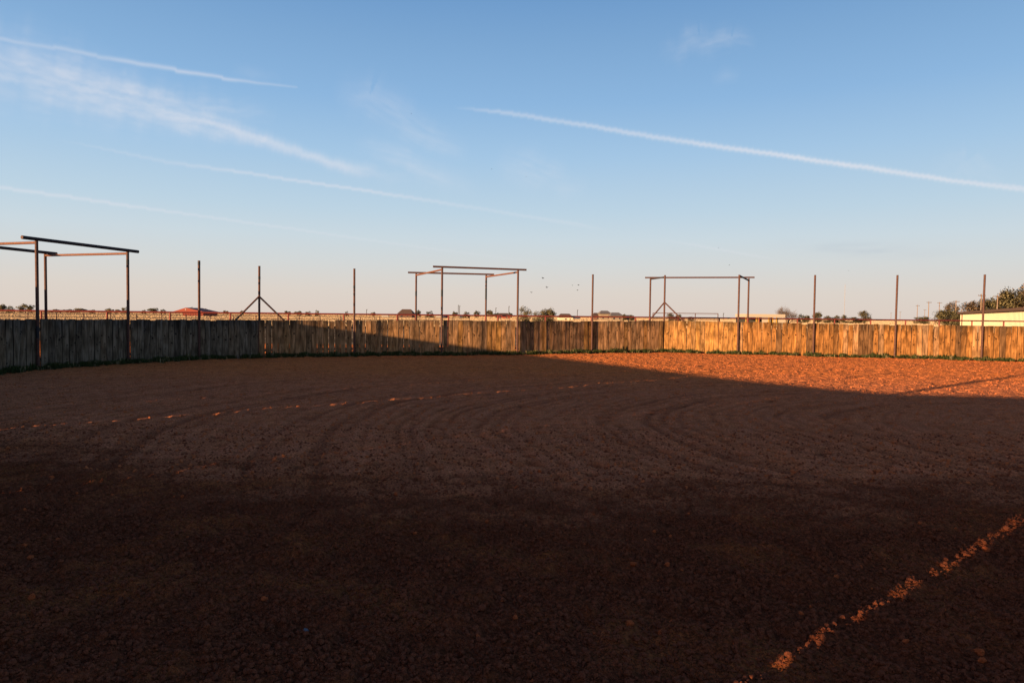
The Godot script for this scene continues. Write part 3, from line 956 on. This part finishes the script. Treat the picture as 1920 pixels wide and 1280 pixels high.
func make_buildings() -> void:
	# red barn
	var a := stand(328, 190)
	var b := stand(381, 190)
	var t := thing("red_barn", "red metal barn with shallow gable roof beyond the rails on the left", "barn", (a + b) / 2)
	var w := (b - a).length()
	put("wall", boxm(Vector3(w * 0.74, 1.75, 9), Vector3(w * 0.13, 0.85, -4.5)), M.red_wall, t)
	for k in 9:
		put("wall_rib", boxm(Vector3(0.06, 1.7, 0.05), Vector3(-w * 0.23 + w * 0.09 * k, 0.85, 0.03)), M.red_wall, t)
	var st := begin()
	var h := w / 2 + 0.4
	for z in [[0.5, 1.0], [-9.5, -1.0]]:
		tri(st, Vector3(-h, 1.65, z[0]), Vector3(h, 1.65, z[0]), Vector3(-w * 0.1, 2.75, z[0]), Vector3(0, 0, z[1]))
	quad(st, Vector3(-h, 1.65, 0.5), Vector3(-w * 0.1, 2.75, 0.5), Vector3(-w * 0.1, 2.75, -9.5), Vector3(-h, 1.65, -9.5), Vector3(-1, 1, 0))
	quad(st, Vector3(h, 1.65, 0.5), Vector3(-w * 0.1, 2.75, 0.5), Vector3(-w * 0.1, 2.75, -9.5), Vector3(h, 1.65, -9.5), Vector3(1, 1, 0))
	quad(st, Vector3(h, 1.65, 0.5), Vector3(-h, 1.65, 0.5), Vector3(-h, 1.65, -9.5), Vector3(h, 1.65, -9.5), Vector3.DOWN)
	put("roof", st.commit(), M.red_roof, t)
	put("vent", boxm(Vector3(0.3, 0.3, 0.05), Vector3(-w * 0.1, 2.25, 0.53)), M.white, t)
	house("house", "low brown roofed house left of the middle gate frame", 746, 772, 260, 1.9, 3.6, M.brick, M.brown_roof)
	house("house", "small reddish house behind the middle frame's right half", 932, 956, 270, 1.7, 2.6, M.red_wall, M.brown_roof)
	house("house", "pale house with brown roof right of the dark bush", 1048, 1074, 210, 1.3, 2.4, M.cream, M.brown_roof, 7, 1)
	house("house", "long dark roofed house just right of the bare post by the birds", 1114, 1128, 230, 2.0, 2.9, M.brick, M.brown_roof, 8, 1)
	house("house", "grey roofed tan house, the widest of the houses left of right frame", 1126, 1146, 225, 2.6, 3.6, M.tan_wall, M.grey_roof)
	house("house", "tan house with long sloping grey roof nearest the right gate frame", 1146, 1168, 220, 2.0, 3.0, M.tan_wall, M.grey_roof)
	house("house", "low tan house under the rail, left of the right gate frame", 1168, 1190, 235, 1.5, 2.3, M.tan_wall, M.grey_roof, 7, 1)
	house("house", "small dark house behind the right frame's brace", 1262, 1284, 250, 1.4, 2.0, M.brick, M.brown_roof, 7, 1)
	# white trailers in the field
	for q in [[716, 729, 280, M.white, "white trailer left of the brown roofed house"], [828, 840, 290, M.blue, "blue pickup-sized trailer right of the middle frame's front post"], [818, 828, 292, M.white, "white trailer next to the blue one inside the middle frame"], [862, 870, 285, M.blue, "small blue trailer deeper right inside the middle frame"], [1075, 1088, 300, M.blue, "blue grey trailer left of the bare post by the birds"]]:
		var p := stand((q[0] + q[1]) / 2.0, q[2])
		var wide: float = (q[1] - q[0]) * q[2] / FOCAL
		t = thing("trailer", q[4], "trailer", p, 0, "trailers parked far out in the field")
		put("body", boxm(Vector3(wide, 1.1, 2.0), Vector3(0, 1.0, 0)), q[3], t)
		for s in [-0.25, 0.25]:
			put("wheel", tubem(Vector3(wide * s, 0.3, 1.02), Vector3(wide * s, 0.3, 0.8), 0.3, 10), M.tape, t)
	# pale shed with open bays
	a = stand(1398, 112)
	b = stand(1471, 112)
	w = (b - a).length()
	t = thing("open_shed", "flat roofed pale shed with open bays and yellow posts left of bare tree", "shed", (a + b) / 2)
	put("roof", boxm(Vector3(w + 0.1, 0.5, 5.2), Vector3(0, 2.02, -2.4)), M.pale_metal, t)
	put("back_wall", boxm(Vector3(w, 1.75, 0.1), Vector3(0, 0.87, -4.8)), M.dark_wall, t)
	for q in [[0.04, 0.22], [0.42, 0.2]]:
		put("wall_panel", boxm(Vector3(w * q[1], 1.7, 0.1), Vector3(w * q[0], 0.85, -0.1)), M.pale_metal, t)
	for f in [-0.49, -0.22, -0.17, 0.1, 0.2, 0.3]:
		put("post", boxm(Vector3(0.16, 1.76, 0.16), Vector3(w * f, 0.88, 0.02)), M.yellow, t)
	# cream building
	a = stand(1801, 115)
	b = stand(1975, 62)
	var d := (b - a).normalized()
	var face := Vector3(-d.z, 0, d.x)
	if face.dot(-a) < 0: face = -face
	w = (b - a).length()
	t = thing("metal_building", "long cream ribbed metal building with brown roof edge at the right", "building", a)
	var h0 := (level(1801) - 586.5) * 115 / FOCAL + EYE
	var eave := h0
	var turn := atan2(face.x, face.z)
	var tr := Transform3D(Basis(Vector3.UP, turn), Vector3.ZERO)
	var dir := 1.0 if (tr.basis * Vector3.RIGHT).dot(d) > 0 else -1.0
	st = begin()
	box(st, Transform3D(tr.basis, tr * Vector3(dir * w / 2, eave / 2 - 0.05, -8)), Vector3(w, eave + 0.1, 16))
	put("wall", st.commit(), M.cream, t)
	st = begin()
	box(st, Transform3D(tr.basis, tr * Vector3(0, 0.5, 0.02)), Vector3(0.06, 1.0, 0.05))
	var rib := st.commit()
	var n := 90
	for k in n:
		var s := w * (k + 0.5) / n
		var o := put("wall_rib", rib, M.cream, t)
		o.position = tr * Vector3(dir * s, 0, 0)
		o.scale = Vector3(1, eave, 1)
	st = begin()
	var y := eave
	var p0 := tr * Vector3(-dir * 0.3, y, 0.35)
	var p1 := tr * Vector3(dir * (w + 0.3), y, 0.35)
	var r0 := tr * Vector3(-dir * 0.3, y + 0.55, -8)
	var r1 := tr * Vector3(dir * (w + 0.3), y + 0.55, -8)
	var q0 := tr * Vector3(-dir * 0.3, y, -16.35)
	var q1 := tr * Vector3(dir * (w + 0.3), y, -16.35)
	quad(st, p0, p1, r1, r0, Vector3.UP)
	quad(st, q0, q1, r1, r0, Vector3.UP)
	tri(st, p0, q0, r0, -d)
	tri(st, p1, q1, r1, d)
	put("roof", st.commit(), M.brown_roof, t)
	st = begin()
	box(st, Transform3D(tr.basis, tr * Vector3(dir * w / 2, y - 0.02, 0.37)), Vector3(w + 0.6, 0.34, 0.1))
	put("gutter", st.commit(), M.brown_roof, t)
	st = begin()
	box(st, Transform3D(tr.basis, tr * Vector3(dir * w * 0.045, eave / 2, 0.09)), Vector3(0.16, eave, 0.12))
	put("downpipe", st.commit(), M.rust, t)

func make_poles() -> void:
	var g := "wooden utility poles along the far road"
	for q in [[1671, 586, 8.5, "faintest wooden utility pole just left of the midway bare post"], [1688, 584, 8.5, "thin far utility pole just right of the midway bare post"], [1720, 571.5, 8.5, "utility pole left of the pair above the low dark trees"], [1734, 580, 8.5, "short far utility pole between two taller ones"], [1741, 565, 8.5, "tall utility pole above the low dark tree clump"], [1761, 566, 8.5, "utility pole just left of the round bush by the cream building"],
		[1792, 563, 4.1, "utility pole rising from the thin crowned olive tree"], [1839, 551, 5.2, "utility pole right behind the steel post nearest the right edge"], [1869.5, 553, 4.9, "pale sunlit utility pole in front of the trees above the cream roof"]]:
		var d: float = q[2] * FOCAL / (level(q[0]) - q[1])
		var up: float = q[2] + EYE
		var t := thing("utility_pole", q[3], "utility pole", stand(q[0], d), 0.25, g)
		var st := begin()
		tube(st, Vector3(0, -0.2, 0), Vector3(0, up, 0), 0.019 * up, 0.013 * up, 8)
		put("pole", st.commit(), M.pole, t)
		put("crossarm", boxm(Vector3(0.26 * up, 0.016 * up, 0.014 * up), Vector3(0, up * 0.95, 0.016 * up)), M.pole, t)
		for s in [-1.15, -0.55, 0.55, 1.15]:
			put("insulator", tubem(Vector3(s * up * 0.1, up * 0.957, 0.016 * up), Vector3(s * up * 0.1, up * 0.98, 0.016 * up), 0.005 * up, 6), M.tape, t)
	for q in [[859, 572, "taller floodlight pole inside the middle frame"], [861.5, 573.5, "second floodlight pole close beside it inside the middle frame"], [929.5, 577, "short floodlight pole right of the middle frame's back right post"], [954, 574, "floodlight pole just left of the middle frame's right post"], [1082.5, 581, "lone lamp pole between dark bush and the bare post"], [1356.5, 587, "tiny lamp pole inside the right gate frame"], [687, 580, "tiny lamp pole right of the bare post beside the brace"]]:
		var d := 330.0
		var tall: float = (level(q[0]) - q[1]) * d / FOCAL + EYE
		var t := thing("floodlight_pole", q[2], "lamp post", stand(q[0], d), 0, "far lamp poles along the horizon")
		put("pole", tubem(Vector3(0, -0.2, 0), Vector3(0, tall, 0), 0.13, 8), M.dark_wall, t)
		put("lamp_head", boxm(Vector3(0.5, 0.28, 0.35), Vector3(0.15, tall - 0.1, 0)), M.dark_wall, t)
	# radio mast
	var d := 1500.0
	var t := thing("radio_mast", "very thin tall radio mast on the horizon between the bare posts", "mast", stand(1583.3, d))
	var tall := (level(1583) - 533) * d / FOCAL + EYE
	var st := begin()
	for k in 3:
		var o := Vector3(cos(k * TAU / 3), 0, sin(k * TAU / 3)) * 0.55
		tube(st, o, o + Vector3(0, tall, 0), 0.13, 0.11, 5)
	put("leg_tubes", st.commit(), M.mast, t)
	st = begin()
	for j in 30:
		var y := tall * j / 30.0
		for k in 3:
			var o := Vector3(cos(k * TAU / 3), 0, sin(k * TAU / 3)) * 0.55
			var e := Vector3(cos((k + 1) * TAU / 3), 0, sin((k + 1) * TAU / 3)) * 0.55
			tube(st, o + Vector3(0, y, 0), e + Vector3(0, y + tall / 30.0, 0), 0.06, 0.06, 4, false)
	put("lattice", st.commit(), M.mast, t)

func bird_mesh(flap: float) -> ArrayMesh:   # one continuous surface: a spindle body with wings and tail drawn out of it, head towards +x
	var st := begin()
	var n := 14
	var rings := []
	for k in n + 1:
		var t := float(k) / n
		var x := lerpf(-0.13, 0.11, t)
		var r := 0.028 * pow(sin(PI * clampf(t * 0.93 + 0.05, 0, 1)), 0.8)
		if t > 0.8: r = lerpf(0.02, 0.004, (t - 0.8) / 0.2) if t > 0.93 else 0.02
		var ring := []
		for i in 12:
			var a := TAU * i / 12
			var p := Vector3(x, sin(a) * r * 0.85, cos(a) * r)
			var wing := exp(-pow((t - 0.55) / 0.2, 2.0))
			if (i == 0 or i == 6) and wing > 0.15:
				var s := 1.0 if i == 0 else -1.0
				p += Vector3(-0.05 * wing, flap * 0.17 * wing, s * 0.17 * wing)
			if t < 0.2 and (i == 0 or i == 6):
				p.z += (1.0 if i == 0 else -1.0) * 0.03 * (1.0 - t / 0.2)
			ring.append(p)
		rings.append(ring)
	for k in n:
		for i in 12:
			var j := (i + 1) % 12
			var a: Vector3 = rings[k][i]
			var b: Vector3 = rings[k][j]
			var c: Vector3 = rings[k + 1][j]
			var e: Vector3 = rings[k + 1][i]
			st.set_smooth_group(0)
			for w in [a, b, c, a, c, e]: st.add_vertex(w)
	st.index()
	st.generate_normals()
	return st.commit()

func make_birds() -> void:
	var kinds := [bird_mesh(0.5), bird_mesh(-0.25), bird_mesh(0.9)]
	var g := "dark birds flying above the fence"
	for q in [[1018.5, 521.5, 66, 0, 0.4, "topmost and largest bird of the trio right of the middle gate frame"], [1025, 539, 80, 2, 2.4, "middle bird of the trio right of the middle gate frame"], [997, 548, 78, 0, 0.9, "lowest bird, closest to the middle gate frame's right post"],
		[1073.5, 534.5, 120, 1, 0.2, "smallest bird of the second trio, on its left"], [1084.5, 533.8, 78, 1, 3.0, "upper right bird of the second trio beside the bare post"], [1083, 543.5, 84, 1, 0.2, "lower bird of the second trio beside the bare post"],
		[1348, 465, 130, 0, 1.0, "lone bird high above the right gate frame"], [1368, 497, 150, 2, 2.0, "lone bird close above the right gate frame's beam"], [1592, 507, 140, 1, 0.6, "lone bird just above the radio mast"],
		[922, 317, 170, 0, 0.3, "tiny bird high in the blue sky left of its neighbour, over the middle frame"], [987, 331, 170, 1, 0.8, "tiny bird high in the sky right of and lower than its neighbour"], [771, 213, 180, 2, 1.2, "highest tiny speck of a bird, among faint cirrus"]]:
		var p := spot(q[0], q[1], q[2])
		var o := put("bird", kinds[q[3]], M.bird)
		o.position = p
		o.rotation = Vector3(0.15, q[4], 0.1)
		o.scale = Vector3.ONE * 1.05
		tag(o, q[5], "bird", g)

# ------------------------------------------------------------------ materials
func make_materials() -> void:
	M.tex_fine = grey_noise(512, 0.03, 4, 11, 0.55, 1.0)
	M.tex_soil = grey_noise(1024, 0.035, 5, 12, 0.5, 1.1)
	M.tex_grain = grey_noise(1024, 0.06, 4, 13, 0.0, 1.0)
	M.tex_rust = grey_noise(512, 0.02, 5, 14, 0.55, 1.0)
	M.tex_field = grey_noise(512, 0.02, 5, 16, 0.4, 1.0)
	var soil := StandardMaterial3D.new()
	soil.vertex_color_use_as_albedo = true
	soil.roughness = 1.0
	soil.metallic_specular = 0.05
	soil.albedo_texture = M.tex_soil
	soil.uv1_triplanar = true
	soil.uv1_world_triplanar = true
	soil.uv1_scale = Vector3.ONE * 0.9
	soil.heightmap_enabled = true
	soil.heightmap_texture = M.tex_grain
	soil.heightmap_scale = 2.4
	M.soil = soil
	M.clod = speckled(lin(0.28, 0.085, 0.04), M.tex_fine, 9.0, 1.0, 0.05)
	M.clod_dry = speckled(lin(0.66, 0.2, 0.075), M.tex_fine, 9.0, 1.0, 0.05)
	M.clod_red = speckled(lin(0.6, 0.14, 0.045), M.tex_fine, 9.0, 1.0, 0.05)
	M.stone = mat(lin(0.11, 0.12, 0.13), 0.8, 0.2)
	M.rust = speckled(lin(0.135, 0.062, 0.045), M.tex_rust, 1.7, 0.7, 0.3)
	M.rust_light = speckled(lin(0.25, 0.10, 0.055), M.tex_rust, 1.7, 0.7, 0.3)
	M.rust_dark = speckled(lin(0.06, 0.042, 0.04), M.tex_rust, 1.7, 0.65, 0.3)
	M.red_paint = speckled(lin(0.26, 0.05, 0.035), M.tex_rust, 1.1, 0.6, 0.3)
	M.tape = mat(lin(0.02, 0.02, 0.022), 0.6, 0.3)
	M.sheet = mat(lin(0.30, 0.31, 0.32), 0.5, 0.4)
	M.bark = mat(lin(0.10, 0.07, 0.05))
	M.twig = mat(lin(0.12, 0.08, 0.055))
	M.grass = mat(lin(0.046, 0.055, 0.018), 0.85, 0.1)
	M.grass.backlight_enabled = true
	M.grass.backlight = lin(0.03, 0.045, 0.012)
	M.straw = mat(lin(0.24, 0.18, 0.09), 0.9, 0.1)
	M.field_straw = mat(lin(0.38, 0.27, 0.165), 0.9, 0.1)
	M.field = speckled(lin(0.36, 0.255, 0.15), M.tex_field, 0.02, 1.0, 0.05)
	M.red_wall = mat(lin(0.2, 0.045, 0.03), 0.7)
	M.red_roof = mat(lin(0.22, 0.05, 0.03), 0.6)
	M.brick = mat(lin(0.13, 0.07, 0.05))
	M.tan_wall = mat(lin(0.21, 0.155, 0.105))
	M.brown_roof = mat(lin(0.11, 0.065, 0.045))
	M.grey_roof = mat(lin(0.14, 0.12, 0.11))
	M.cream = mat(lin(0.54, 0.44, 0.30), 0.6, 0.2)
	M.white = mat(lin(0.33, 0.3, 0.26), 0.6)
	M.blue = mat(lin(0.04, 0.05, 0.075), 0.5)
	M.pale_metal = mat(lin(0.34, 0.28, 0.21), 0.6)
	M.dark_wall = mat(lin(0.05, 0.045, 0.04))
	M.yellow = mat(lin(0.32, 0.19, 0.04))
	M.window = mat(lin(0.03, 0.035, 0.04), 0.2, 0.5)
	M.door = mat(lin(0.16, 0.09, 0.06))
	M.pole = mat(lin(0.20, 0.135, 0.095))
	M.mast = mat(lin(0.30, 0.27, 0.27))
	M.bird = mat(lin(0.02, 0.018, 0.018), 0.8)

# ------------------------------------------------------------------ the scene
func _ready() -> void:
	rng.seed = 2024
	cam = Camera3D.new()
	cam.name = "camera"
	cam.fov = rad_to_deg(2 * atan(640 / FOCAL))
	cam.position = Vector3(0, EYE, 0)
	cam.rotation_degrees = Vector3(-2.105, 0, 0.66)
	cam.near = 0.1
	cam.far = 9000
	add_child(cam)
	cam.current = true

	var env := Environment.new()
	var exposure := 2.7
	env.tonemap_mode = Environment.TONE_MAPPER_LINEAR
	env.tonemap_exposure = exposure
	env.background_mode = Environment.BG_SKY
	var pano := PanoramaSkyMaterial.new()
	pano.panorama = ImageTexture.create_from_image(make_sky())
	var sky := Sky.new()
	sky.sky_material = pano
	env.sky = sky
	env.background_energy_multiplier = 1.0 / exposure
	env.sdfgi_enabled = true
	env.ssao_enabled = true
	env.ssil_enabled = true
	var we := WorldEnvironment.new()
	we.name = "world_environment"
	we.environment = env
	add_child(we)

	var sun := DirectionalLight3D.new()
	sun.name = "sun"
	sun.light_color = lin(1.0, 0.66, 0.36)
	sun.light_energy = 1.6
	sun.light_angular_distance = 0.5
	sun.shadow_enabled = true
	add_child(sun)
	sun.look_at_from_position(Vector3.ZERO, ALONG - Vector3(0, SUN_UP, 0), Vector3.UP)

	for q in [[noise_a, 1, 7.0, 3], [noise_b, 2, 1.0, 3], [noise_c, 3, 1.6, 3], [noise_d, 4, 15.0, 2]]:
		q[0].seed = q[1]
		q[0].noise_type = FastNoiseLite.TYPE_SIMPLEX_SMOOTH
		q[0].frequency = q[2]
		q[0].fractal_octaves = q[3]
	noise_e.seed = 5
	noise_e.noise_type = FastNoiseLite.TYPE_CELLULAR
	noise_e.frequency = 3.2
	noise_e.fractal_type = FastNoiseLite.FRACTAL_NONE
	make_materials()

	# the setting
	var plane := PlaneMesh.new()
	plane.size = Vector2(16000, 16000)
	plane.subdivide_width = 40
	plane.subdivide_depth = 40
	var o := put("field_ground", plane, M.field)
	o.position.y = -0.14
	tag(o, "flat dry golden prairie reaching to the horizon", "ground", "", "structure")
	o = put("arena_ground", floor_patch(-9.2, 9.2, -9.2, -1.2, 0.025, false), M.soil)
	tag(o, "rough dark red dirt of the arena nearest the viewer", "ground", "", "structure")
	o = put("arena_ground", floor_patch(-15.6, 15.6, -19.2, -9.2, 0.04, false), M.soil)
	tag(o, "dragged reddish dirt with curved harrow tracks in mid arena", "ground", "", "structure")
	o = put("arena_ground", floor_patch(-25.6, 25.6, -34.4, -19.2, 0.05, false), M.soil)
	tag(o, "arena dirt along the fence, orange where the sun reaches it", "ground", "", "structure")

	make_fences()
	make_steel()
	pipe_fence()
	sheet_wall()
	make_buildings()
	make_poles()
	make_trees()
	make_birds()
	grass_strip()
	field_grass()

	# loose clods
	var lumps := [lump_mesh(1, 0.7), lump_mesh(2, 0.6), lump_mesh(3, 0.8)]
	var spots := [[], [], []]
	for k in 120000:
		var z := -1.8 - 7.4 * pow(rng.randf(), 1.3)
		var x := rng.randf_range(-1, 1) * (1.0 - z * 0.86)
		var g := graded(x, z)
		if rng.randf() < g * 0.7: continue
		var s := 0.0045 + 0.013 * pow(rng.randf(), 4.0) + (0.02 * rng.randf() if rng.randf() < 0.0007 else 0.0)
		var p := Vector3(x, ground_level(x, z) + s * 0.2, z)
		var b := Basis.from_euler(Vector3(rng.randf() * TAU, rng.randf() * TAU, rng.randf() * TAU))
		spots[k % 3].append(Transform3D(b.scaled(Vector3.ONE * s), p))
	for k in 3: scatter("dirt_clods", lumps[k], M.clod, spots[k], ["small crumbled soil clods scattered over the near dirt", "rounded soil crumbs strewn over the near dirt", "flattish soil crumbs strewn over the near dirt"][k], "dirt clods")
	var dry := []
	for k in 26000:
		var z := -6.0 - 22.0 * rng.randf()
		var x := rng.randf_range(-1, 1) * (1.0 - z * 0.8)
		var g := graded(x, z)
		if rng.randf() > g: continue
		var s := 0.008 + 0.018 * pow(rng.randf(), 5.0)
		var b := Basis.from_euler(Vector3(rng.randf() * TAU, rng.randf() * TAU, rng.randf() * TAU))
		dry.append(Transform3D(b.scaled(Vector3.ONE * s), Vector3(x, ground_level(x, z) + s * 0.2, z)))
	scatter("dirt_clods", lumps[1], M.clod_dry, dry, "dry reddish clods scattered over the dragged part of the arena", "dirt clods")
	var red := []
	for k in 220:
		var z := -2.2 - 5.0 * rng.randf()
		var x := rng.randf_range(-1, 1) * (0.6 - z * 0.8)
		var s := 0.006 + 0.018 * pow(rng.randf(), 3.0)
		red.append(Transform3D(Basis.from_euler(Vector3(rng.randf() * TAU, rng.randf() * TAU, 0)).scaled(Vector3.ONE * s), Vector3(x, ground_level(x, z) + s * 0.35, z)))
	scatter("dirt_clods", lumps[0], M.clod_red, red, "brighter brick-red clods lying here and there on the dark dirt", "dirt clods")
	var pale := put("stone", lumps[2], M.stone)
	var sp := spot(573, 1192, 3.2)
	pale.position = Vector3(sp.x, ground_level(sp.x, sp.z) + 0.008, sp.z)
	pale.scale = Vector3.ONE * 0.016
	tag(pale, "small pale bluish stone lying on the dark dirt in the foreground", "stone")
